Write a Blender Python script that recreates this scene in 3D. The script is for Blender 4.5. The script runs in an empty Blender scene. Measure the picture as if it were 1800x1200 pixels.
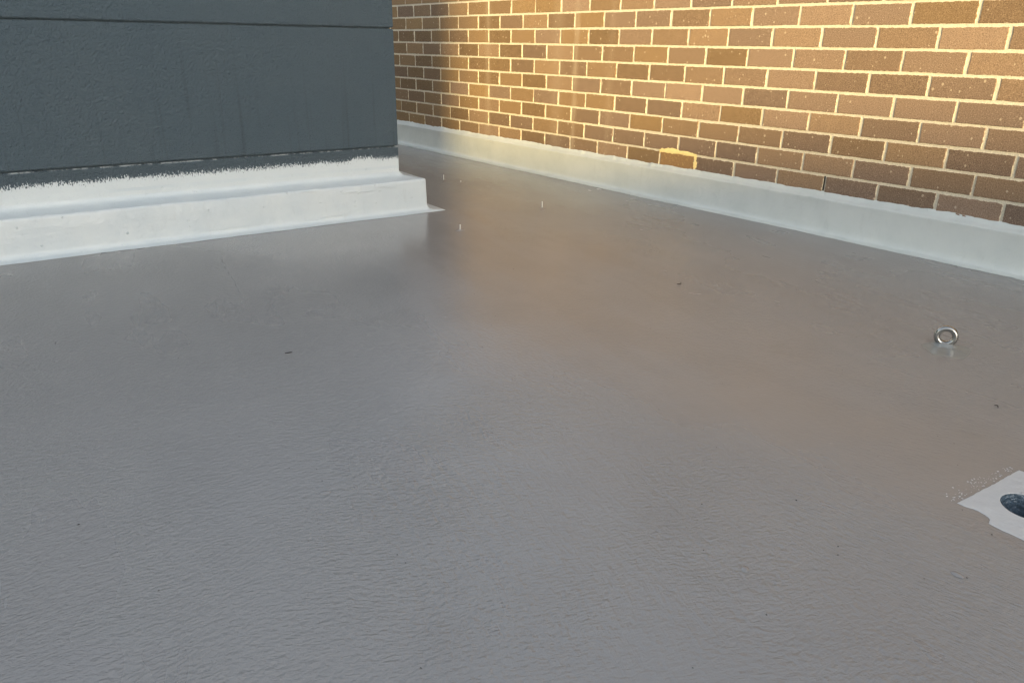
import bpy, bmesh, math, random
from mathutils import Vector, Matrix, noise

random.seed(7)
S = bpy.context.scene
COL = S.collection
R = math.radians

# ------------------------------------------------------------------ camera
YAW, PITCH, ROLL = 0.66100, 0.38129, 0.01465
CAM = Vector((-3.1064, -5.4903, 0.7653))
d_ = Vector((math.sin(YAW)*math.cos(PITCH), math.cos(YAW)*math.cos(PITCH), -math.sin(PITCH)))
r_ = Vector((math.cos(YAW), -math.sin(YAW), 0)); u_ = r_.cross(d_)
r2 = r_*math.cos(ROLL) + u_*math.sin(ROLL); u2 = u_*math.cos(ROLL) - r_*math.sin(ROLL)
cd = bpy.data.cameras.new('camera'); cam = bpy.data.objects.new('camera', cd); COL.objects.link(cam)
M = Matrix((r2, u2, -d_)).transposed().to_4x4(); M.translation = CAM
cam.matrix_world = M
cd.sensor_width = 36; cd.lens = 36*1305.1/1800; cd.clip_start = 0.01; cd.clip_end = 2000
S.camera = cam

# ------------------------------------------------------------------ sky, sun, exposure
SUN_AZ, SUN_EL = R(30), R(9)          # light travels 30 deg right of +Y, falling 9 deg
W = bpy.data.worlds.new('World'); S.world = W; W.use_nodes = True
wn = W.node_tree.nodes; wl = W.node_tree.links
sky = wn.new('ShaderNodeTexSky'); sky.sky_type = 'NISHITA'; sky.sun_disc = False
sky.sun_elevation = SUN_EL; sky.sun_rotation = math.pi + SUN_AZ
sky.air_density = 1.0; sky.dust_density = 1.0; sky.ozone_density = 1.0
hs = wn.new('ShaderNodeHueSaturation'); hs.inputs['Saturation'].default_value = 0.44   # thin high haze: a paler sky all round
wl.new(sky.outputs[0], hs.inputs['Color']); wl.new(hs.outputs[0], wn['Background'].inputs[0]); wn['Background'].inputs[1].default_value = 0.15
sl = bpy.data.lights.new('sun', 'SUN'); sl.energy = 3.35; sl.angle = R(0.53); sl.color = (1.0, 0.735, 0.32)
so = bpy.data.objects.new('sun', sl); COL.objects.link(so)
TRAVEL = Vector((math.sin(SUN_AZ)*math.cos(SUN_EL), math.cos(SUN_AZ)*math.cos(SUN_EL), -math.sin(SUN_EL)))
so.rotation_euler = TRAVEL.to_track_quat('-Z', 'Y').to_euler()
so.location = (-20, -30, 12)
S.view_settings.view_transform = 'Standard'; S.view_settings.look = 'None'
S.view_settings.exposure = 1.62; S.view_settings.gamma = 1; S.view_settings.use_curve_mapping = False

# ------------------------------------------------------------------ helpers
def link(name, me, mat=None, parent=None, loc=None):
    o = bpy.data.objects.new(name, me); COL.objects.link(o)
    if mat and me and not me.materials: me.materials.append(mat)
    if parent: o.parent = parent
    if loc is not None: o.location = loc
    return o
def mesh(name, v, f, smooth=False):
    me = bpy.data.meshes.new(name); me.from_pydata([tuple(p) for p in v], [], f); me.validate(); me.update()
    if smooth: me.polygons.foreach_set('use_smooth', [True]*len(me.polygons))
    return me
def tag(o, label=None, cat=None, group=None, kind=None):
    for k, val in (('label', label), ('category', cat), ('group', group), ('kind', kind)):
        if val: o[k] = val
    return o
def empty(name, loc=(0, 0, 0), rz=0):
    o = bpy.data.objects.new(name, None); COL.objects.link(o); o.location = loc; o.rotation_euler = (0, 0, rz)
    o.empty_display_size = 0.1
    return o
def box_me(name, a, b, bev=0.0, seg=1):
    bm = bmesh.new(); bmesh.ops.create_cube(bm, size=1)
    for v in bm.verts: v.co = Vector([a[i] + (v.co[i]+.5)*(b[i]-a[i]) for i in range(3)])
    if bev: bmesh.ops.bevel(bm, geom=bm.edges[:], offset=bev, segments=seg, affect='EDGES')
    me = bpy.data.meshes.new(name); bm.to_mesh(me); bm.free(); return me
def grid_faces(n, m, close=False):
    f = []
    for i in range(n-1):
        for j in range(m if close else m-1):
            k = (j+1) % m
            f.append((i*m+j, i*m+k, (i+1)*m+k, (i+1)*m+j))
    return f
def tube(name, pts, rad, n=8, smooth=True):
    pts = [Vector(p) for p in pts]; v = []
    rs = rad if isinstance(rad, (list, tuple)) else [rad]*len(pts)
    for i, p in enumerate(pts):
        t = (pts[min(i+1, len(pts)-1)] - pts[max(i-1, 0)]).normalized()
        a = t.orthogonal().normalized(); b = t.cross(a)
        for k in range(n):
            w = 2*math.pi*k/n; v.append(p + (a*math.cos(w) + b*math.sin(w))*rs[i])
    f = grid_faces(len(pts), n, True)
    f.append(tuple(range(n-1, -1, -1))); f.append(tuple(range((len(pts)-1)*n, len(pts)*n)))
    return mesh(name, v, f, smooth)
def fb(p, s, o=0.0):
    return noise.noise((Vector(p)+Vector((o, o*1.7, -o)))*s)

class NT:
    """small node-tree helper"""
    def __init__(s, name):
        s.m = bpy.data.materials.new(name); s.m.use_nodes = True
        s.n = s.m.node_tree.nodes; s.l = s.m.node_tree.links; s.b = s.n['Principled BSDF']
        s.pos = s.n.new('ShaderNodeTexCoord')
    def c(s, a, b): s.l.new(a, b)
    def put(s, sock, v):
        if hasattr(v, 'is_output'): s.c(v, sock)
        else: sock.default_value = v
    def map(s, src='Object', scale=(1, 1, 1), rot=(0, 0, 0), loc=(0, 0, 0), vec=None):
        m = s.n.new('ShaderNodeMapping'); s.c(vec if vec is not None else s.pos.outputs[src], m.inputs[0])
        m.inputs['Scale'].default_value = scale; m.inputs['Rotation'].default_value = rot; m.inputs['Location'].default_value = loc
        return m.outputs[0]
    def ani(s, vec, ang, sx, sy, loc=(0, 0, 0), axis=2):
        m = s.n.new('ShaderNodeMapping'); m.vector_type = 'TEXTURE'; s.c(vec, m.inputs[0])
        r = [0, 0, 0]; r[axis] = ang; m.inputs['Rotation'].default_value = r; m.inputs['Location'].default_value = loc
        m.inputs['Scale'].default_value = (1/sx, 1/sy, 1/sx) if axis == 2 else (1, 1/sx, 1/sy)
        return m.outputs[0]
    def noise(s, vec, scale=1, detail=2, rough=.5, dist=0, out=0):
        t = s.n.new('ShaderNodeTexNoise'); s.c(vec, t.inputs['Vector'])
        t.inputs['Scale'].default_value = scale; t.inputs['Detail'].default_value = detail
        t.inputs['Roughness'].default_value = rough; t.inputs['Distortion'].default_value = dist
        return t.outputs[out]
    def voro(s, vec, scale, feature='F1', out='Distance', rnd=1):
        t = s.n.new('ShaderNodeTexVoronoi'); t.feature = feature; s.c(vec, t.inputs['Vector'])
        t.inputs['Scale'].default_value = scale; t.inputs['Randomness'].default_value = rnd
        return t.outputs[out]
    def math(s, op, a, b=0.0, c=0.0, clamp=False):
        t = s.n.new('ShaderNodeMath'); t.operation = op; t.use_clamp = clamp
        s.put(t.inputs[0], a); s.put(t.inputs[1], b); s.put(t.inputs[2], c); return t.outputs[0]
    def ss(s, v, a, b, lo=0.0, hi=1.0):
        t = s.n.new('ShaderNodeMapRange'); t.interpolation_type = 'SMOOTHSTEP'
        s.put(t.inputs[0], v); t.inputs[1].default_value = a; t.inputs[2].default_value = b
        t.inputs[3].default_value = lo; t.inputs[4].default_value = hi; return t.outputs[0]
    def mix(s, f, a, b):
        t = s.n.new('ShaderNodeMix'); t.data_type = 'RGBA'; s.put(t.inputs[0], f)
        s.put(t.inputs[6], a if hasattr(a, 'is_output') else (*a, 1)); s.put(t.inputs[7], b if hasattr(b, 'is_output') else (*b, 1))
        return t.outputs[2]
    def xyz(s, v):
        t = s.n.new('ShaderNodeSeparateXYZ'); s.c(v, t.inputs[0]); return t.outputs
    def vadd(s, a, b):
        t = s.n.new('ShaderNodeVectorMath'); t.operation = 'ADD'; s.c(a, t.inputs[0]); s.c(b, t.inputs[1]); return t.outputs[0]
    def vscale(s, a, k):
        t = s.n.new('ShaderNodeVectorMath'); t.operation = 'SCALE'; s.c(a, t.inputs[0]); s.put(t.inputs[3], k); return t.outputs[0]
    def bump(s, h, dist, strength=1.0, prev=None):
        t = s.n.new('ShaderNodeBump'); s.c(h, t.inputs['Height']); t.inputs['Distance'].default_value = dist
        s.put(t.inputs['Strength'], strength)
        if prev is not None: s.c(prev, t.inputs['Normal'])
        return t.outputs[0]
    def done(s, col=None, rough=None, normal=None, spec=None, metal=None, coat=None):
        b = s.b.inputs
        if col is not None: s.put(b['Base Color'], col if hasattr(col, 'is_output') else (*col, 1))
        if rough is not None: s.put(b['Roughness'], rough)
        if normal is not None: s.c(normal, b['Normal'])
        if spec is not None: b['Specular IOR Level'].default_value = spec
        if metal is not None: b['Metallic'].default_value = metal
        return s.m

# ------------------------------------------------------------------ materials
def mat_floor():
    t = NT('grey_membrane'); P = t.pos.outputs['Object']
    warp = t.vscale(t.noise(P, 2.3, 2, .5, 0, 1), .10)
    Pw = t.vadd(P, warp)
    X = t.xyz(P)[0]; Yc = t.xyz(P)[1]
    # rolled-on coating: short ripples lying across the roller stroke, which swings round over the deck
    w = t.math('ADD', X, t.math('MULTIPLY', t.math('SUBTRACT', t.noise(P, 1.4, 2, .6), .5), 1.1))
    rA = t.noise(t.ani(Pw, R(-4), 78, 160), 1, 2.5, .55, .3)
    rB = t.noise(t.ani(Pw, R(-25), 74, 165, (.3, .7, 0)), 1, 2.5, .55, .3)
    rC = t.noise(t.ani(Pw, R(-74), 55, 170, (.9, .2, 0)), 1, 2.5, .55, .2)
    kA = t.ss(w, -2.95, -2.55, 1, 0); kC = t.ss(w, -2.35, -1.85, 0, 1)
    kB = t.math('SUBTRACT', 1.0, t.math('ADD', kA, kC))
    rr = t.math('ADD', t.math('ADD', t.math('MULTIPLY', rA, kA), t.math('MULTIPLY', rB, kB)), t.math('MULTIPLY', rC, t.math('MULTIPLY', kC, .62)))
    blob = t.noise(P, 120, 2, .5)
    rr = t.math('ADD', rr, t.math('MULTIPLY', blob, .35))
    # a rougher area where the roller turned: coarse ridges running the other way
    dx = t.math('ADD', X, 2.40); dy = t.math('ADD', Yc, 4.62)
    rad = t.math('SQRT', t.math('ADD', t.math('MULTIPLY', dx, dx), t.math('MULTIPLY', t.math('MULTIPLY', dy, dy), .55)))
    zone = t.ss(t.math('ADD', rad, t.math('MULTIPLY', t.math('SUBTRACT', t.noise(P, 4.5, 3, .6), .5), .5)), .15, .48, 1, 0)
    rid = t.noise(t.ani(Pw, R(-106), 13, 80), 1, 3, .65, .5)
    rr = t.math('ADD', rr, t.math('MULTIPLY', t.math('MULTIPLY', rid, zone), .75))
    peel = t.noise(P, 58, 3, .6)
    rr = t.math('ADD', rr, t.math('MULTIPLY', peel, .55))
    amp = t.ss(t.noise(t.map(vec=P, loc=(7.3, 2.1, 0)), 1.3, 2, .55), .34, .64, .45, 1.0)
    # the coat pooled out smoother toward the brick wall and the far end
    far_ = t.ss(t.math('ADD', t.math('ADD', X, t.math('MULTIPLY', Yc, .25)), t.math('MULTIPLY', t.math('SUBTRACT', t.noise(P, 1.9, 2, .6), .5), .5)), -3.3, -2.75)
    far_ = t.math('MULTIPLY', far_, t.ss(t.math('SUBTRACT', t.math('MULTIPLY', X, .866), t.math('MULTIPLY', Yc, .5)), .75, 1.45, 1.0, .25))
    amp = t.math('MULTIPLY', amp, t.math('SUBTRACT', 1.0, t.math('MULTIPLY', far_, .60)))
    n1 = t.bump(rr, .0042, amp)
    n2 = n1
    fine = t.noise(P, 420, 2)
    n3 = t.bump(fine, .0002, .25, n2)
    und = t.noise(P, 3.0, 2)
    n4 = t.bump(und, .006, .35, n3)
    cloud = t.noise(P, 2.2, 4, .6)
    col = t.mix(t.ss(cloud, .3, .7), (.257, .246, .238), (.281, .269, .259))
    scuff = t.ss(t.noise(t.ani(P, R(-40), 5, 30), 1, 4, .7), .66, .78)
    col = t.mix(t.math('MULTIPLY', scuff, .18), col, (.38, .375, .365))
    lap = t.noise(t.ani(Pw, R(-100), .9, 5.5), 1, 3, .6)
    col = t.mix(t.ss(lap, .42, .58, 0, .16), col, (.318, .304, .292))
    stain = t.ss(t.noise(t.map(vec=P, loc=(1.7, 4.4, 0)), 4.5, 5, .7), .58, .72)
    col = t.mix(t.math('MULTIPLY', stain, .2), col, (.20, .19, .175))
    rough = t.math('ADD', t.ss(t.noise(P, 1.7, 3, .6), .3, .7, .25, .33), t.ss(lap, .42, .58, 0, .05))
    rough = t.math('ADD', rough, t.math('MULTIPLY', scuff, .08))
    rough = t.math('SUBTRACT', rough, t.math('MULTIPLY', far_, .12))
    return t.done(col, rough, n4, .95)

def mat_white(name, base, tint, rough=.42, streak_axis=0):
    t = NT(name); P = t.pos.outputs['Object']
    sc = (3, 40, 90) if streak_axis == 0 else (40, 3, 90)
    br = t.noise(t.map(vec=P, scale=sc), 1, 3, .6)
    big = t.noise(P, 5, 3, .6)
    col = t.mix(t.ss(big, .3, .7), base, tint)
    grime = t.math('MULTIPLY', t.ss(t.noise(t.map(vec=P, scale=(22, 22, 8)), 1, 5, .7), .55, .75), .16)
    col = t.mix(grime, col, (.36, .36, .33))
    n = t.bump(br, .0012, .5)
    lump = t.noise(P, 34, 4, .65)
    n = t.bump(lump, .005, .6, n)
    run = t.noise(t.map(vec=P, scale=(26, 26, 7)), 1, 3, .6)
    n = t.bump(run, .0035, .5, n)
    v = t.voro(P, 48); cell = t.voro(P, 48, out='Color')
    pick = t.ss(t.xyz(cell)[0], .90, .92)
    bub = t.math('MULTIPLY', t.ss(v, .08, .26, 1, 0), pick)
    n = t.bump(bub, .003, .8, n)
    return t.done(col, rough, n, .5)

def mat_dark_panel():
    t = NT('dark_textured_paint'); P = t.pos.outputs['Object']
    a = t.noise(P, 128, 2, .55, .2); b = t.noise(P, 260, 1, .5)
    h = t.math('ADD', a, t.math('MULTIPLY', b, .35))
    n = t.bump(h, .0092, 1.0)
    big = t.noise(P, 2.0, 3, .6)
    col = t.mix(t.ss(big, .3, .7), (.070, .100, .120), (.078, .107, .125))
    st = t.ss(t.noise(t.map(vec=P, scale=(36, 36, .9)), 1, 3, .6), .55, .75)
    low = t.ss(t.xyz(P)[2], .95, .25)
    col = t.mix(t.math('MULTIPLY', t.math('MULTIPLY', st, low), .75), col, (.052, .072, .082))
    # scuffs and paint spots with shapes of their own
    sp = t.voro(P, 5.2); sc = t.xyz(t.voro(P, 5.2, out='Color'))[1]
    spot = t.math('MULTIPLY', t.ss(sp, .010, .016, 1, 0), t.ss(sc, .55, .6))
    scr = t.math('MULTIPLY', t.ss(t.noise(t.map(vec=P, scale=(18, 18, 60)), 1, 5, .75), .70, .76), t.ss(t.xyz(P)[2], .40, .31))
    col = t.mix(t.math('MAXIMUM', spot, t.math('MULTIPLY', scr, .7)), col, (.5, .52, .52))
    return t.done(col, .62, n, .4)

def mat_base_strip():
    """dark textured strip whose lower part is rolled over with white, edge caught only on the high grain"""
    t = NT('dark_strip_overpainted'); P = t.pos.outputs['Object']
    a = t.noise(P, 128, 2, .55, .2); b = t.noise(P, 260, 1, .5)
    h = t.math('ADD', a, t.math('MULTIPLY', b, .35))
    x = t.xyz(P)[0]; z = t.xyz(P)[2]
    edge = t.math('ADD', .252, t.math('MULTIPLY', t.math('SUBTRACT', t.noise(t.map(vec=P, scale=(7, 7, 0)), 1, 3, .6), .5), .016))
    # one spot where the roller ran up to the groove
    up = t.math('MULTIPLY', t.ss(x, -.36, -.33), t.ss(x, -.22, -.25))
    edge = t.math('ADD', edge, t.math('MULTIPLY', up, .010))
    grain = t.noise(t.map(vec=P, scale=(235, 235, 95)), 1, 2, .6, .5)
    d = t.math('ADD', t.math('SUBTRACT', z, edge), t.math('MULTIPLY', t.math('SUBTRACT', grain, .5), .080))
    k = t.ss(d, -.004, .004, 1, 0)
    ledge = t.math('MULTIPLY', t.ss(z, .2970, .2985), t.ss(t.noise(t.map(vec=P, scale=(30, 30, 8)), 1, 3, .7), .42, .6))
    k = t.math('MAXIMUM', k, t.math('MULTIPLY', ledge, .42))
    col = t.mix(k, (.066, .092, .108), (.61, .655, .66))
    n1 = t.bump(h, .0095, t.math('SUBTRACT', 1.0, t.math('MULTIPLY', k, .7)))
    n2 = t.bump(k, .0006, .5, n1)
    lump = t.noise(P, 30, 3, .6)
    n3 = t.bump(lump, .003, t.math('MULTIPLY', k, .5), n2)
    return t.done(col, t.ss(k, 0, 1, .62, .42), n3, .45)

def brick_col(t, val, P):
    grain = t.noise(P, 260, 3, .65); mot = t.noise(P, 22, 3, .6)
    base = t.mix(t.ss(val, 0, 1), (.165, .108, .062), (.305, .198, .102))
    base = t.mix(t.ss(mot, .35, .7, 0, .35), base, (.23, .15, .085))
    base = t.mix(t.ss(grain, .50, .70, 0, .75), base, (.40, .29, .18))
    base = t.mix(t.ss(grain, .48, .30, 0, .8), base, (.075, .048, .03))
    return base, grain

def mat_brick(name='brown_brick', amber=False):
    t = NT(name); G = t.xyz(t.pos.outputs['Generated'])
    geo = t.n.new('ShaderNodeNewGeometry'); P = geo.outputs['Position']
    oi = t.n.new('ShaderNodeObjectInfo')
    val = t.xyz(oi.outputs['Color'])[0]
    col, grain = brick_col(t, val, P)
    hue = t.xyz(oi.outputs['Color'])[1]
    hsv = t.n.new('ShaderNodeHueSaturation'); t.c(col, hsv.inputs['Color'])
    t.c(t.ss(hue, 0, 1, .490, .503), hsv.inputs['Hue']); t.c(t.ss(hue, 0, 1, .80, 1.06), hsv.inputs['Saturation'])
    col = hsv.outputs[0]
    if amber: col = t.mix(.55, col, (.38, .21, .07))
    # mortar smears over the arris
    ey = t.math('MULTIPLY', t.math('MINIMUM', G[1], t.math('SUBTRACT', 1.0, G[1])), .23)
    ez = t.math('MULTIPLY', t.math('MINIMUM', G[2], t.math('SUBTRACT', 1.0, G[2])), .076)
    e = t.math('MINIMUM', ey, ez)
    sm = t.math('SUBTRACT', t.math('MULTIPLY', t.noise(P, 55, 4, .7), .0125), t.math('ADD', e, .0045))
    sm = t.ss(sm, -.0006, .0008)
    col = t.mix(t.math('MULTIPLY', sm, .9), col, (.66, .59, .44))
    # lime specks, denser low down and toward the middle
    Y = t.xyz(P)[1]; Z = t.xyz(P)[2]
    dens = t.noise(P, 2.2, 2, .6)
    v = t.voro(t.map(vec=P, scale=(1, 1, .8)), 62); pk = t.xyz(t.voro(t.map(vec=P, scale=(1, 1, .8)), 62, out='Color'))[0]
    thr = t.math('SUBTRACT', t.math('ADD', pk, t.math('MULTIPLY', dens, .55)), t.math('MULTIPLY', Z, .16))
    pk2 = t.xyz(t.voro(t.map(vec=P, scale=(1, 1, .8)), 62, out='Color'))[1]
    sp = t.math('MULTIPLY', t.ss(t.math('SUBTRACT', v, t.math('MULTIPLY', t.math('POWER', pk2, 3.0), .22)), .03, .11, 1, 0), t.ss(thr, .90, .98))
    col = t.mix(t.math('MULTIPLY', sp, .5), col, (.62, .52, .38))
    # rain-wash streaks
    def streak(y0, w, k):
        q = t.math('ADD', t.math('ABSOLUTE', t.math('SUBTRACT', Y, y0)), t.math('MULTIPLY', t.math('SUBTRACT', t.noise(P, 9, 3), .5), .04))
        s = t.math('MULTIPLY', t.ss(q, 0, w, 1, 0), t.noise(t.map(vec=P, scale=(1, 60, 5)), 1, 3, .7))
        return t.math('MULTIPLY', s, k)
    st = t.math('ADD', t.math('ADD', streak(-2.06, .035, .75), streak(-1.19, .05, .45)), t.math('ADD', streak(-1.9, .08, .3), streak(-2.35, .04, .25)))
    col = t.mix(st, col, (.42, .34, .25))
    scr = t.ss(t.noise(t.ani(P, R(52), 5, 34, axis=0), 1, 4, .75), .68, .76)
    col = t.mix(t.math('MULTIPLY', scr, .4), col, (.40, .33, .26))
    if amber:
        foam = t.ss(t.noise(P, 70, 4, .7), .56, .7)
        col = t.mix(t.math('MULTIPLY', foam, .7), col, (.62, .43, .17))
    n = t.bump(grain, .0012, .8)
    n = t.bump(t.noise(P, 40, 3), .002, .4, n)
    return t.done(col, .85, n, .25)

def mat_brick_far():
    t = NT('brown_brick_run'); P = t.pos.outputs['Object']
    cell = t.n.new('ShaderNodeAttribute'); cell.attribute_name = 'shade'
    col, grain = brick_col(t, cell.outputs['Fac'], P)
    return t.done(col, .85, t.bump(grain, .0012, .8), .25)

def mat_mortar():
    t = NT('cream_mortar'); P = t.pos.outputs['Object']
    a = t.noise(P, 240, 4, .7); b = t.noise(P, 60, 3, .6)
    col = t.mix(t.ss(a, .3, .7), (.52, .47, .365), (.75, .69, .545))
    col = t.mix(t.ss(b, .6, .75, 0, .4), col, (.48, .42, .32))
    n = t.bump(a, .0022, .9); n = t.bump(b, .004, .6, n)
    return t.done(col, .9, n, .2)

def mat_plain(name, col, rough=.5, metal=0, spec=.5, nscale=None, ndist=.001):
    t = NT(name)
    n = None
    if nscale: n = t.bump(t.noise(t.pos.outputs['Object'], nscale, 3, .6), ndist, .7)
    c = t.mix(t.noise(t.pos.outputs['Object'], (nscale or 20)*.5, 2), tuple(x*.85 for x in col), tuple(min(1, x*1.12) for x in col))
    return t.done(c, rough, n, spec, metal)

MF = mat_floor()
MW = mat_white('white_membrane_paint', (.56, .615, .635), (.615, .66, .665), .30)
MU = mat_white('pale_grey_membrane_paint', (.56, .595, .57), (.62, .65, .62), .45, 1)
MD = mat_dark_panel(); MB = mat_base_strip()
MBR = mat_brick(); MAMB = mat_brick('amber_stained_brick', True); MBF = mat_brick_far(); MM = mat_mortar()
MFOAM = mat_plain('yellow_foam', (.88, .70, .31), .75, 0, .4, 90, .003)
MSTEEL = mat_plain('polished_steel', (.42, .41, .385), .05, 1.0, .5)
MPATCH = mat_white('drain_white_primer', (.54, .535, .525), (.60, .595, .58), .55)
MPIPE = mat_plain('drain_pipe_blue_black', (.11, .15, .19), .22, 0, .6, 45, .02)
MSEAL = mat_plain('clear_sealant', (.275, .28, .262), .22, 0, .5, 25, .003)
MCOLLAR = mat_plain('sealant_collar', (.27, .28, .275), .3, 0, .5, 60, .004)
MPIN = mat_plain('pale_plastic', (.80, .79, .74), .4)
MTWIG = mat_plain('dry_bark', (.022, .018, .015), .8)
MGRIT = mat_plain('dark_grit', (.03, .026, .022), .8)
MBLACK = mat_plain('open_joint_black', (.02, .017, .015), .9)
MMETAL = mat_plain('grey_coping_metal', (.22, .23, .24), .45, 0, .5)
MREND = mat_plain('unseen_building_render', (.42, .38, .33), .85, 0, .3, 8, .004)
MROOF = mat_plain('blocker_roof_tile', (.16, .09, .07), .8, 0, .3, 8, .01)
MGLASS = mat_plain('blocker_window_glass', (.04, .05, .06), .08, 0, .6)
MGROUND = mat_plain('ground_asphalt', (.06, .06, .058), .9, 0, .3, 4, .01)

# ------------------------------------------------------------------ setting: ground, roof deck (with a real drain opening)
g = link('ground', mesh('ground', [(-400, -400, -6), (400, -400, -6), (400, 400, -6), (-400, 400, -6)], [(0, 1, 2, 3)]), MGROUND)
tag(g, kind='structure')
HC, HR = Vector((-1.6662, -5.1663, 0)), .0452
def build_deck():
    X0, X1, Y0, Y1 = -9.0, .12, -10.0, 4.0
    s = .3; N = 48; v = []; f = []
    for k in range(N):
        a = 2*math.pi*(k+.5)/N; c, d = math.cos(a), math.sin(a)
        v.append(HC + Vector((c, d, 0))*HR)
    for k in range(N):
        a = 2*math.pi*(k+.5)/N; c, d = math.cos(a), math.sin(a); q = s/max(abs(c), abs(d))
        v.append(HC + Vector((c*q, d*q, 0)))
    for k in range(N): f.append((k, N+k, N+(k+1) % N, (k+1) % N))
    # eight 45-degree gaps at the square's corners are closed by the corner vertices
    cs = [HC + Vector((a*s, b*s, 0)) for a, b in ((1, 1), (-1, 1), (-1, -1), (1, -1))]
    for i, cpt in enumerate(cs):
        k0 = N//8 + i*N//4 - 1; v.append(cpt); f.append((N+k0 % N, len(v)-1, N+(k0+1) % N))
    xs = [X0, HC.x-s, HC.x+s, X1]; ys = [Y0, HC.y-s, HC.y+s, Y1]
    for i in range(3):
        for j in range(3):
            if i == 1 and j == 1: continue
            b = len(v)
            v += [Vector((xs[i], ys[j], 0)), Vector((xs[i+1], ys[j], 0)), Vector((xs[i+1], ys[j+1], 0)), Vector((xs[i], ys[j+1], 0))]
            f.append((b, b+1, b+2, b+3))
    return mesh('roof_deck', v, f)
deck = tag(link('roof_deck', build_deck(), MF), kind='structure')
# the storey that carries the deck
base = tag(link('deck_building_body', box_me('deck_building_body', (-9.0, -10.0, -6), (.4, 4.0, -.40)), MREND), kind='structure')

# small blisters in the coating
for i, (x, y, r) in enumerate(((-2.664, -4.373, .007), (-2.224, -4.964, .006), (-1.965, -5.173, .007))):
    v = []; n = 12
    for k, (q, h) in enumerate(((1, 0), (.75, .25), (.4, .42), (.01, .46))):
        for j in range(n):
            a = 2*math.pi*j/n; w = 1 + .25*noise.noise((math.cos(a)*2, math.sin(a)*2, i*3.1))
            v.append((math.cos(a)*r*q*w*1.5, math.sin(a)*r*q*w, .0004 + h*r*.6))
    f = grid_faces(4, n, True)
    o = link('coating_blister', mesh('coating_blister', v, f, True), MF, deck, (x, y, 0)); o.rotation_euler = (0, 0, 1.1*i - .6)

# ------------------------------------------------------------------ brick wall
ZI, CO, LE = .2472, .086, .24
wall = tag(empty('brick_wall', (0, -2, 0)), 'brown brick wall with cream mortar, its upper middle lit golden', 'wall')
WL = Vector((0, 2, 0))            # children are given in world space, wall root sits at y=-2
mort = link('mortar', box_me('mortar', (.0035, -9.6, -.3), (.21, 4, ZI+17*CO+.004)), MM, wall, WL)

def brick_mesh(seed, L=.230, H=.0765, D=.05):
    rnd = random.Random(seed); ny, nz = 8, 3; out = []
    def e(): return rnd.uniform(-.0011, .0011)
    for i in range(ny): out.append((-L/2 + L*i/ny, -H/2))
    for i in range(nz): out.append((L/2, -H/2 + H*i/nz))
    for i in range(ny): out.append((L/2 - L*i/ny, H/2))
    for i in range(nz): out.append((-L/2, H/2 - H*i/nz))
    n = len(out); v = []
    jit = [(y+e(), z+e()) for y, z in out]
    for x, ins in ((0, .0032), (.0009, .0012), (.0032, 0), (D, 0)):
        for (y, z) in jit:
            sy, sz = 1 - ins/(L/2), 1 - ins/(H/2)
            v.append((x + (rnd.uniform(0, .0003) if x < .002 else 0), y*sy, z*sz))
    f = []
    for i in range(3):
        for k in range(n):
            q = (k+1) % n; f.append((i*n+k, (i+1)*n+k, (i+1)*n+q, i*n+q))
    f.append(tuple(range(n)))
    me = mesh('brick', v, f)
    bm = bmesh.new(); bm.from_mesh(me); bmesh.ops.recalc_face_normals(bm, faces=bm.faces); bm.to_mesh(me); bm.free()
    return me
BM = [brick_mesh(s) for s in range(7)]
for m_ in BM: m_.materials.append(MBR)
brnd = random.Random(21)
def is_near(r, yc): return -1 <= r <= 8 and -4.95 < yc < .40
far = []
NROW = 17
for r in range(-4, NROW):
    off = 0 if r % 2 == 0 else .12
    k = -38
    while k*LE + off < 4:
        yc = k*LE + off + LE/2; zc = ZI + r*CO + CO/2; k += 1
        if yc < -9.4 or yc > 3.7: continue
        if not is_near(r, yc):
            far.append((yc, zc, brnd.random())); continue
        amber = (r == -1 and abs(yc + 2.88) < .05)
        me = BM[brnd.randrange(7)]
        if amber:
            me = BM[0].copy(); me.materials.clear(); me.materials.append(MAMB)
        o = link('brick', me, None, wall, WL + Vector((brnd.uniform(-.0012, .0010), yc + brnd.uniform(-.0015, .0015), zc + brnd.uniform(-.001, .001))))
        o.rotation_euler = (brnd.uniform(-.006, .006), 0, brnd.uniform(-.004, .004) + (math.pi if False else 0))
        val = min(1, max(0, brnd.gauss(.52, .24)))
        if brnd.random() < .10: val = .02
        o.color = (val, min(1, max(0, brnd.gauss(.50 + .17*(yc+2.4), .26))), 0, 1)
        if amber: o['label'] = 'amber stained brick edged with yellow foam'
v = []; f = []; sh = []
for yc, zc, val in far:
    b = len(v); y0, y1, z0, z1 = yc-.115, yc+.115, zc-.038, zc+.038; q = .0015
    v += [(.05, y0, z0), (.05, y1, z0), (.05, y1, z1), (.05, y0, z1), (0, y0+q, z0+q), (0, y1-q, z0+q), (0, y1-q, z1-q), (0, y0+q, z1-q)]
    f += [(b+4, b+7, b+6, b+5), (b, b+4, b+5, b+1), (b+1, b+5, b+6, b+2), (b+2, b+6, b+7, b+3), (b+3, b+7, b+4, b)]
    sh += [val]*8
me = mesh('brickwork', v, f); at = me.attributes.new('shade', 'FLOAT', 'POINT'); at.data.foreach_set('value', sh)
tag(link('brickwork', me, MBF, wall, WL), kind='stuff')
link('coping', box_me('coping', (-.03, -9.6, ZI+NROW*CO+.006), (.24, 4, ZI+NROW*CO+.040), .006), MMETAL, wall, WL)

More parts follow.
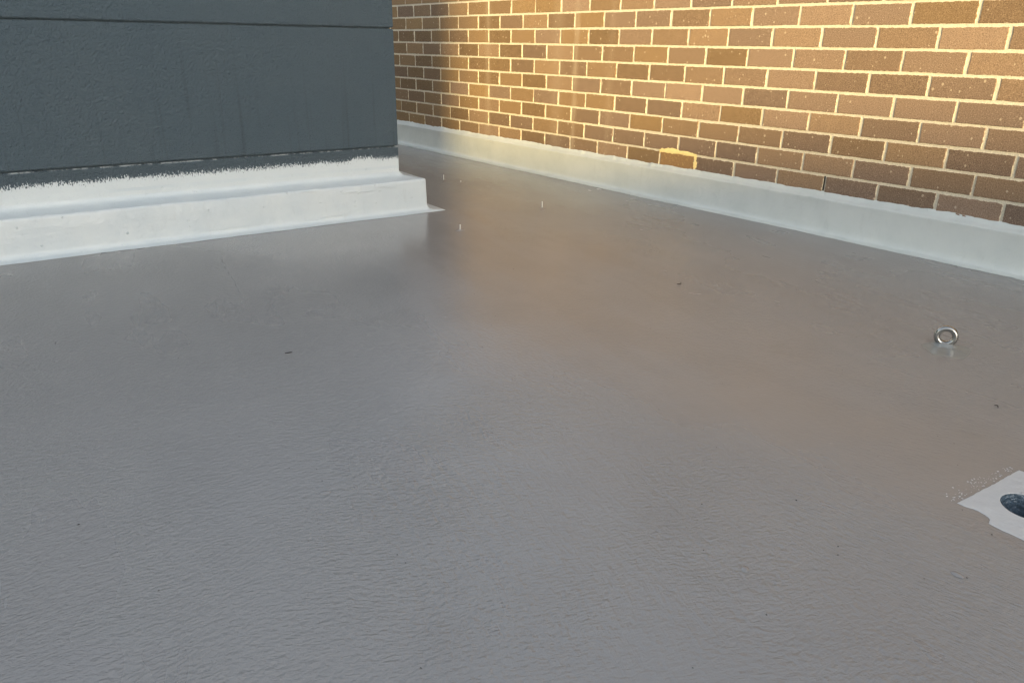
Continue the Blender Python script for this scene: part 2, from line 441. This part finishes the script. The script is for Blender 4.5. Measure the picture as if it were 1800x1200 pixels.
# yellow expanding foam over the joint above and beside one brick of the lowest course
def foam(name, pts, wid, th, seed):
    v = []; n = 10
    P = [Vector(p) for p in pts]; m = 26
    for i in range(m):
        t = i/(m-1)*(len(P)-1); a = min(int(t), len(P)-2); p = P[a].lerp(P[a+1], t-a)
        tan = (P[a+1]-P[a]).normalized(); side = Vector((0, -tan.z, tan.y))
        en = min(1, 4*min(i, m-1-i)/(m-1) + .45)
        w = wid*en*(1 + .9*noise.noise((i*.33, seed, 0))); h = th*en*(1 + .7*noise.noise((i*.55, seed+5, 0)))
        for j in range(n):
            q = -1 + 2*j/(n-1)
            v.append(p + side*w*q*(1+.2*noise.noise((i*.8, q*3, seed))) + Vector((.001 - h*math.sqrt(max(0, 1-q*q))*(1+.5*noise.noise((i*.9, q*4, seed+2))), 0, 0)))
    me = mesh(name, v, [fc[::-1] for fc in grid_faces(m, n)], True)
    return link(name, me, MFOAM, wall, WL)
tag(foam('foam_bead', [(0, -2.755, .2475), (0, -2.85, .2535), (0, -3.005, .2480)], .0155, .0026, 1.3), 'yellow foam smeared along the joint above the amber brick')
tag(foam('foam_bead', [(0, -2.998, .247), (0, -3.001, .21), (0, -3.0, .172)], .0145, .0024, 4.4), 'yellow foam smeared down the joint beside the amber brick')
# one perpend whose mortar has pulled away; the shade inside the gap is a black strip
link('open_joint_dark', box_me('open_joint_dark', (.0008, -3.7215, .180), (.02, -3.7165, .243)), MBLACK, wall, WL)

# ------------------------------------------------------------------ pale upstand along the brick wall
def upstand():
    prof = [(.079, .0006), (.0755, .0030), (.049, .0042), (.0405, .0075), (.0345, .016), (.0322, .030), (.0312, .06), (.0305, .10), (.0302, .138), (.0318, .1450), (.0315, .1495), (.0280, .1522), (.0200, .1560), (.0110, .1620), (.0040, .1715), (.0005, .1765), (-.004, .178)]
    ys = [-9.5 + .25*i for i in range(18)] + [-5.0 + .012*i for i in range(458)] + [.5 + .25*i for i in range(14)]
    v = []
    for y in ys:
        for j, (o, z) in enumerate(prof):
            p = Vector((-o, y, z))
            lump = .0016*fb(p, 14) + .0008*fb(p, 45, 3)
            if j >= 11: lump += .0045*fb((y, j*.35, 0), 9, 5) + .0045*fb((y, j*.5, 2), 30, 7) + .002*fb((y, j*.8, 2), 80, 7)
            dz = 0
            if j >= 13: dz = .0055*fb((y, 0, 4), 4, 1) + .0035*fb((y, 1, 4), 24, 2) + .0028*fb((y, 2, 4), 70, 2)
            do = 0
            if j == 0: do = .009*fb((y, 3, 1), 4, 9) + .004*fb((y, 3, 1), 17, 9) + (.007 if fb((y, 9, 9), 3.1) > .25 else 0)
            if j == 1: do = .006*fb((y, 3, 1), 4, 9)
            v.append((-(o+lump+do) if j < 15 else -o, y, z+dz))
    return mesh('painted_upstand', v, grid_faces(len(ys), len(prof)), True)
tag(link('painted_upstand', upstand(), MU), 'pale grey membrane upstand running along the foot of the brick wall', 'upstand')

# ------------------------------------------------------------------ dark clad block on a white painted kerb
BLK = Vector((-1.219, -2.375, 0)); BROT = R(-2.5)
clad = tag(empty('clad_wall', BLK, BROT), 'charcoal textured panel wall with horizontal grooves, left of the brick wall', 'wall')
def panel(z0, z1, mat, name='panel', d=0.0, bev=.0035):
    return link(name, box_me(name, (-5.5, .090+d, z0), (-.100-d, 3.2, z1), bev, 2), mat, clad)
tag(panel(.05, .3025, MB, 'base_strip', .0, .004), 'bottom strip half painted over white with a bristly edge')
panel(.3080, .8185, MD); panel(.8240, 1.22, MD)
link('groove_backing', box_me('groove_backing', (-5.4, .104, .10), (-.114, 3.1, 1.20)), MD, clad)

link('cap_flashing', box_me('cap_flashing', (-5.5, .078, 1.223), (-.088, 3.2, 1.262), .004, 2), MMETAL, clad)
def kerb():
    # (front offset, side offset, height); negative is inward over the kerb
    prof = [(.041, .078, .0008), (.0375, .072, .0032), (.013, .026, .0046), (.004, .010, .0110), (.000, .002, .0220), (-.0004, .0002, .0290), (-.001, -.001, .060), (-.002, -.002, .100), (-.003, -.003, .1440), (-.0042, -.0042, .1505), (-.0075, -.0075, .1538), (-.0110, -.0110, .1545), (-.022, -.022, .1552), (-.045, -.045, .1590), (-.070, -.070, .1640), (-.082, -.082, .1680), (-.0885, -.0895, .1760), (-.0905, -.1005, .190), (-.0895, -.0995, .215)]
    us = [-5.4 + .2*i for i in range(17)] + [-2.04 + .01*i for i in range(190)]
    vs = [.14 + .02*i for i in range(60)] + [1.4 + .2*i for i in range(9)]
    rr = .006; rows = []
    for (of, os_, z) in prof:
        row = [Vector((u, -of, z)) for u in us]
        c0 = Vector((os_-rr, -of, z))
        row += [row[-1].lerp(c0, k/6) for k in range(1, 6)]
        for k in range(7):
            a = math.pi/2*k/6; row.append(Vector((os_-rr + rr*math.sin(a), -of+rr - rr*math.cos(a), z)))
        last = row[-1]; nxt = Vector((os_, vs[0], z))
        row += [last.lerp(nxt, k/6) for k in range(1, 6)]
        row += [Vector((os_, w, z)) for w in vs]
        rows.append(row)
    v = []; n = len(rows[0])
    for j, row in enumerate(rows):
        for i, p in enumerate(row):
            q = p.copy()
            a = .0018*fb(p, 10) + .0009*fb(p, 34, 3) + .0005*fb(p, 80, 6)
            if 9 <= j <= 11: a += .0016*fb((p.x, 0, 0), 22, 4)
            side = p.x > -.02 and i > len(us)+6
            if 4 <= j <= 11: q += (Vector((a, 0, 0)) if side else Vector((0, -a, 0)))
            if j >= 9: q.z += a + .0030*fb((p.x*.6, p.y, 0), 4, 2)*(1 if j < 16 else 0)
            if j in (0, 1): q.y += .0075*fb((p.x, 1, 0), 3.2, 8) + .0025*fb((p.x, 1, 0), 21, 8)
            # dribbled ridge along the lower face near the end
            if j == 4 and -.75 < p.x < -.25: q.y -= .0022*max(0, fb((p.x, 0, 0), 9, 2) + .25)
            v.append(q)
    fs = grid_faces(len(rows), n)
    return mesh('painted_kerb', v, fs, True)
kb = link('painted_kerb', kerb(), MW, None, BLK); kb.rotation_euler = (0, 0, BROT)
tag(kb, 'white painted stepped kerb under the charcoal panel wall', 'kerb')

# sags and wrinkles in the thick paint
for k, (pts, r) in enumerate((([(-.656, .0179), (-.61, .0221), (-.57, .0207), (-.516, .0273), (-.455, .0269), (-.406, .0312)], .0022),
                ([(-.640, .1470), (-.598, .1485), (-.539, .1470)], .0016),
                ([(-.441, .1227), (-.392, .1277), (-.33, .1230), (-.272, .1229)], .0018),
                ([(-.272, .1360), (-.206, .1333), (-.155, .1219)], .0018),
                ([(-1.042, .0281), (-.979, .0292), (-.908, .0296), (-.837, .0271)], .0018))):
    P = []
    for (ua, za), (ub, zb) in zip(pts, pts[1:]):
        for q in range(6):
            t = q/6; P.append(Vector((ua+(ub-ua)*t, -.0006 + .0006*fb((ua+(ub-ua)*t, k, 0), 30), za+(zb-za)*t + .0012*fb((ua+(ub-ua)*t, k, 3), 40))))
    P.append(Vector((pts[-1][0], -.0002, pts[-1][1])))
    rs = [max(.0003, r*min(1, i/4, (len(P)-1-i)/4)*(1+.4*fb((i*.3, k, 0), 1))) for i in range(len(P))]
    link('paint_sag', tube('paint_sag', P, rs, 7), MW, kb)

# ------------------------------------------------------------------ eye bolt
EB = Vector((-.968, -4.708, 0))
eb = tag(empty('eye_bolt', EB, R(-62)), 'polished steel eye bolt standing up from the grey roof coating', 'eye bolt')
def ring():
    Rm, rt = .0224, .0082; n, m = 48, 14; v = []
    for i in range(n):
        a = 2*math.pi*i/n
        for j in range(m):
            b = 2*math.pi*(j+.5)/m; rr = Rm + rt*math.cos(b)*1.02
            v.append((rr*math.cos(a), rt*1.15*math.sin(b), .0265 + rr*math.sin(a)))
    f = []
    for i in range(n):
        for j in range(m):
            i2, j2 = (i+1) % n, (j+1) % m; f.append((i*m+j, i2*m+j, i2*m+j2, i*m+j2))
    me = mesh('ring', v, f, True)
    return me
rg = link('ring', ring(), MSTEEL, eb)

def mound(name, prof, n=28, ell=1.0, amp=.15, seed=0):
    v = []
    for q, z in prof:
        for k in range(n):
            a = 2*math.pi*k/n; w = 1 + amp*noise.noise((math.cos(a)*1.7+seed, math.sin(a)*1.7, z*40))
            v.append((math.cos(a)*q*w*ell, math.sin(a)*q*w, z))
    f = grid_faces(len(prof), n, True); f.append(tuple(range((len(prof)-1)*n, len(prof)*n)))
    return mesh(name, v, f, True)
link('collar', mound('collar', [(.026, .0006), (.021, .0025), (.017, .006), (.012, .0085), (.005, .0095)], 28, 1.2, .25, 2), MCOLLAR, eb)
PADS = [(-1.012, -4.668), (-.975, -4.680), (-.938, -4.697), (-.931, -4.730), (-.936, -4.765), (-.985, -4.779), (-1.031, -4.784), (-1.047, -4.752), (-1.062, -4.721), (-1.040, -4.693)]
v = [((x-EB.x), (y-EB.y), .0009) for x, y in PADS] + [((x-EB.x)*1.05, (y-EB.y)*1.05, .0002) for x, y in PADS]
n = len(PADS); f = [tuple(range(n-1, -1, -1))] + [(k, (k+1) % n, n+(k+1) % n, n+k) for k in range(n)]
pad = link('sealant_pad', mesh('sealant_pad', v, f), MSEAL, eb); pad.rotation_euler = (0, 0, R(62))

# ------------------------------------------------------------------ drain
drain = tag(empty('roof_drain', HC), 'round roof drain opening in a ragged white primed square', 'drain')
UP = [(-1.7577, -5.0829), (-1.7221, -5.0863), (-1.6696, -5.0916), (-1.6168, -5.0978), (-1.566, -5.1012), (-1.5368, -5.104)]
LO = [(-1.7577, -5.0829), (-1.7579, -5.0954), (-1.7539, -5.1083), (-1.7535, -5.1167), (-1.7562, -5.1292), (-1.7591, -5.1366), (-1.7656, -5.1413), (-1.7784, -5.1443), (-1.78, -5.1538), (-1.7814, -5.1679), (-1.7815, -5.1812), (-1.7822, -5.201), (-1.779, -5.24)]
REST = [(-1.70, -5.247), (-1.64, -5.243), (-1.585, -5.249), (-1.535, -5.245), (-1.528, -5.20), (-1.533, -5.15)]
def primer():
    loop = [Vector((*p, 0)) for p in (LO + REST + UP[::-1])][:-1]
    out = []
    for i, a in enumerate(loop):
        b = loop[(i+1) % len(loop)]; m = max(1, int((b-a).length/.0035))
        for k in range(m):
            p = a.lerp(b, k/m); nrm = Vector((-(b-a).y, (b-a).x, 0)).normalized()
            out.append(p + nrm*(.0011*fb(p, 120, 2) + .0012*fb(p, 45, 5)))
    v = []; f = []; N = len(out)
    for ring_i in range(3):
        for p in out:
            dlt = p - HC; rim = HC + dlt.normalized()*(HR+.0005)
            q = p.lerp(rim, (0, .03, 1)[ring_i]); q.z = (.0004, .0012, .0013)[ring_i]
            v.append(q - HC)
    for p in out:
        q = HC + (p-HC).normalized()*(HR-.0015); v.append(Vector((q.x, q.y, .0005)) - HC)
    f = grid_faces(4, N, True)
    return mesh('primer_square', v, f)
link('primer_square', primer(), MPATCH, drain)
v = []; n = 48
pr = [(HR-.001, .0002), (HR-.002, -.012), (HR-.004, -.03), (HR-.006, -.07), (HR-.006, -.16), (.001, -.165)]
for i, (q, z) in enumerate(pr):
    for k in range(n):
        a = 2*math.pi*k/n; w = 1 + .035*noise.noise((math.cos(a)*2.5, math.sin(a)*2.5, z*60)) if 0 < i < 5 else 1
        v.append((q*w*math.cos(a), q*w*math.sin(a), z))
link('pipe', mesh('pipe', v, grid_faces(len(pr), n, True), True), MPIPE, drain)
DOT = [(-1.7568, -5.0728), (-1.7427, -5.0711), (-1.7207, -5.0752), (-1.7114, -5.0803), (-1.6649, -5.0624), (-1.6518, -5.0646), (-1.6973, -5.0819), (-1.6264, -5.0758), (-1.6388, -5.0853), (-1.5974, -5.0858), (-1.5869, -5.0916), (-1.5586, -5.0931), (-1.6731, -5.0765), (-1.6654, -5.0839)]
v = []; f = []; dr = random.Random(5)
for i in range(95):
    cx, cy = DOT[i % len(DOT)]
    if i >= len(DOT):
        t = dr.random(); cx = -1.757 + .215*t + dr.gauss(0, .004); cy = -5.0715 - .0245*t + dr.gauss(0, .0065) + .004
        if cy < -5.0795 - .0215*(cx+1.7577)/.22: continue
    r = .0004 + .0019*dr.random()**2; b = len(v); e = dr.uniform(.7, 1.4)
    v.append((cx-HC.x, cy-HC.y, .0014))
    for k in range(6):
        a = k*math.pi/3 + i; v.append((cx-HC.x + math.cos(a)*r*e, cy-HC.y + math.sin(a)*r/e, .0004))
    f += [(b, b+1+k, b+1+(k+1) % 6) for k in range(6)]
tag(link('paint_spatter', mesh('paint_spatter', v, f), MPATCH, drain), kind='stuff')

# ------------------------------------------------------------------ upright pale pins on the deck
pins = [(-.688, -1.691, .032, 'pale pin on the deck nearest the dark gap behind the kerb'),
        (-.646, -1.812, .011, 'stubby pale pin on the deck, shortest of the four'),
        (-.716, -2.647, .033, 'pale pin standing alone on the deck nearest the brick wall'),
        (-1.321, -2.812, .026, 'pale pin on the deck just in front of the kerb corner')]
for i, (x, y, h, lb) in enumerate(pins):
    o = tag(empty('deck_pin', (x, y, 0)), lb, 'pin', 'pale pins standing on the deck')
    link('shaft', tube('shaft', [(0, 0, .001), (.0004, 0, h*.4), (.0002, .0005, h*.85), (.0003, .0006, h)], [.0026, .0022, .0020, .0014], 8), MPIN, o)
    if h > .02: link('tip', mound('tip', [(.0022, h*.86), (.0032, h*.9), (.0032, h*.95), (.0014, h)], 10, 1, .05, i), MPIN, o)
    link('base_dab', mound('base_dab', [(.016, .0005), (.011, .0016), (.006, .0032), (.003, .0045)], 18, 1.5, .25, i+4), MF, o)

# ------------------------------------------------------------------ litter
def twig(x, y, rz, pts, r, lb):
    P = [Vector(p) for p in pts]
    o = link('twig', tube('twig', P, [r*.6] + [r]*(len(P)-2) + [r*.5], 6), MTWIG, None, (x, y, r+.0004)); o.rotation_euler = (0, 0, rz)
    tag(o, lb, 'twig', 'dark scraps of bark on the deck')
AX = -YAW      # along the picture's horizontal
twig(-2.465, -3.707, AX+.2, [(-.009, 0, 0), (-.003, -.0015, .0008), (.003, 0, .0008), (.009, .0035, 0)], .0013, 'short dark twig lying on the deck in front of the white kerb')
twig(-1.141, -3.901, AX, [(-.009, -.002, 0), (-.002, -.002, .0005), (.004, 0, .001), (.009, .014, .002)], .0015, 'bent dark twig on the deck below the yellow foamed brick')
twig(-1.269, -4.960, AX, [(-.001, .007, 0), (.0025, .002, .0015), (.001, -.003, .001), (-.002, -.008, 0)], .0011, 'curled dark twig between the eye bolt and the drain')
v = []; f = []; gr = random.Random(11)
pts = [(-2.136, -4.807, .0016), (-1.987, -4.902, .002), (-2.051, -5.021, .0014), (-2.072, -5.033, .0014), (-2.284, -5.045, .0016), (-1.808, -5.161, .0017), (-1.961, -5.185, .0014), (-2.239, -4.894, .0013), (-3.039, -4.216, .002), (-2.737, -4.83, .0012), (-1.772, -5.098, .0012)]
for i in range(95):
    a = gr.random(); b2 = gr.random(); x = -3.2 + 2.6*a; y = -5.2 + 2.2*b2
    pts.append((x, y, gr.uniform(.0005, .0013)))
for x, y, r in pts:
    b = len(v); e = gr.uniform(.6, 1.5); th = gr.random()*3
    for dx, dy, dz in ((1, 0, 0), (0, 1, 0), (-1, 0, 0), (0, -1, 0)):
        X = dx*r*e; Y = dy*r/e; v.append((x + X*math.cos(th) - Y*math.sin(th), y + X*math.sin(th) + Y*math.cos(th), .0004))
    v.append((x, y, .0004 + r*.8)); f += [(b, b+1, b+4), (b+1, b+2, b+4), (b+2, b+3, b+4), (b+3, b, b+4)]
tag(link('grit', mesh('grit', v, f), MGRIT), 'dark grit specks scattered over the grey deck', 'grit', kind='stuff')

# ------------------------------------------------------------------ unseen buildings added behind the viewer, shaped to block the low sun
DH = Vector((math.sin(SUN_AZ), math.cos(SUN_AZ), 0)); NH = Vector((math.cos(SUN_AZ), -math.sin(SUN_AZ), 0))
REF = Vector((0, -2, 0)); DIST = 27.0; DIST_HOUSE = 58.0
def facade(Y, z, dist):
    """point of the neighbour's roofline whose shadow edge falls on the brick wall at (Y, z)"""
    P = Vector((0, Y, 0)); s = (P-REF).dot(NH); L = dist + (P-REF).dot(DH)
    return s, z + L*math.tan(SUN_EL)
def prism(name, prof, depth, mat, parent, back=0.0, dist=DIST):
    """profile of (s, h) extruded away from the deck"""
    FC = REF - DH*dist
    v = [FC + NH*s - DH*back + Vector((0, 0, h)) for s, h in prof] + [FC + NH*s - DH*(back+depth) + Vector((0, 0, h)) for s, h in prof]
    n = len(prof); f = [tuple(range(n)), tuple(range(2*n-1, n-1, -1))] + [(k, n+k, n+(k+1) % n, (k+1) % n) for k in range(n)]
    me = mesh(name, v, f); bm = bmesh.new(); bm.from_mesh(me); bmesh.ops.recalc_face_normals(bm, faces=bm.faces); bm.to_mesh(me); bm.free()
    return link(name, me, mat, parent)
s0, h0 = facade(-.80, .0, DIST)
tower = tag(empty('sun_blocker_tower'), 'unseen rendered block added behind the viewer to block the sun, the taller of two', 'sun blocker')
prism('wall', [(s0, -6), (s0, h0+4), (s0-38, h0+4), (s0-38, -6)], 10, MREND, tower)  # added block, unseen; its edge cuts the sun off the left of the wall
prism('roof', [(s0, h0+4.003), (s0, h0+4.3), (s0-38, h0+4.3), (s0-38, h0+4.003)], 10, MROOF, tower)
house = tag(empty('sun_blocker_house'), 'unseen house added behind the viewer, its sloping roof shaped to shade the brick wall', 'sun blocker')
sil = [facade(y, z, DIST_HOUSE) for y, z in ((3.0, .09), (-.80, .09), (-1.9, .11), (-2.5, .20), (-3.3, .35), (-4.4, .47), (-6.5, .85), (-9, 1.3))]  # roofline of the added house, shaped to draw the lower shade edge
sr, hr = sil[-1]
hh = sil[0][1]
prism('wall', [(sil[0][0], -6)] + [(s, h-.25) for s, h in sil] + [(sr+6, hr-1.6), (sr+6, -6)], 9, MREND, house, 0, DIST_HOUSE)
prism('roof', sil + [(sr+6.2, hr-1.4), (sr+6.2, hr-1.62)] + [(s, h-.247) for s, h in sil[::-1]], 9, MROOF, house, 0, DIST_HOUSE)
for par, ss_, hs, dd in ((tower, [s0-2-3*q for q in range(12)], [h0+1-3*q for q in range(4)], DIST), (house, (s0+2.2, s0+5.2), (hh-2.4, hh-5.4, hh-8.4), DIST_HOUSE)):
    for a in ss_:
        for h in hs:
            w = prism('window', [(a-.6, h), (a+.6, h), (a+.6, h+1.4), (a-.6, h+1.4)], .05, MMETAL, par, -.053, dd)
            prism('pane', [(a-.53, h+.07), (a+.53, h+.07), (a+.53, h+1.33), (a-.53, h+1.33)], .01, MGLASS, w, -.066, dd)
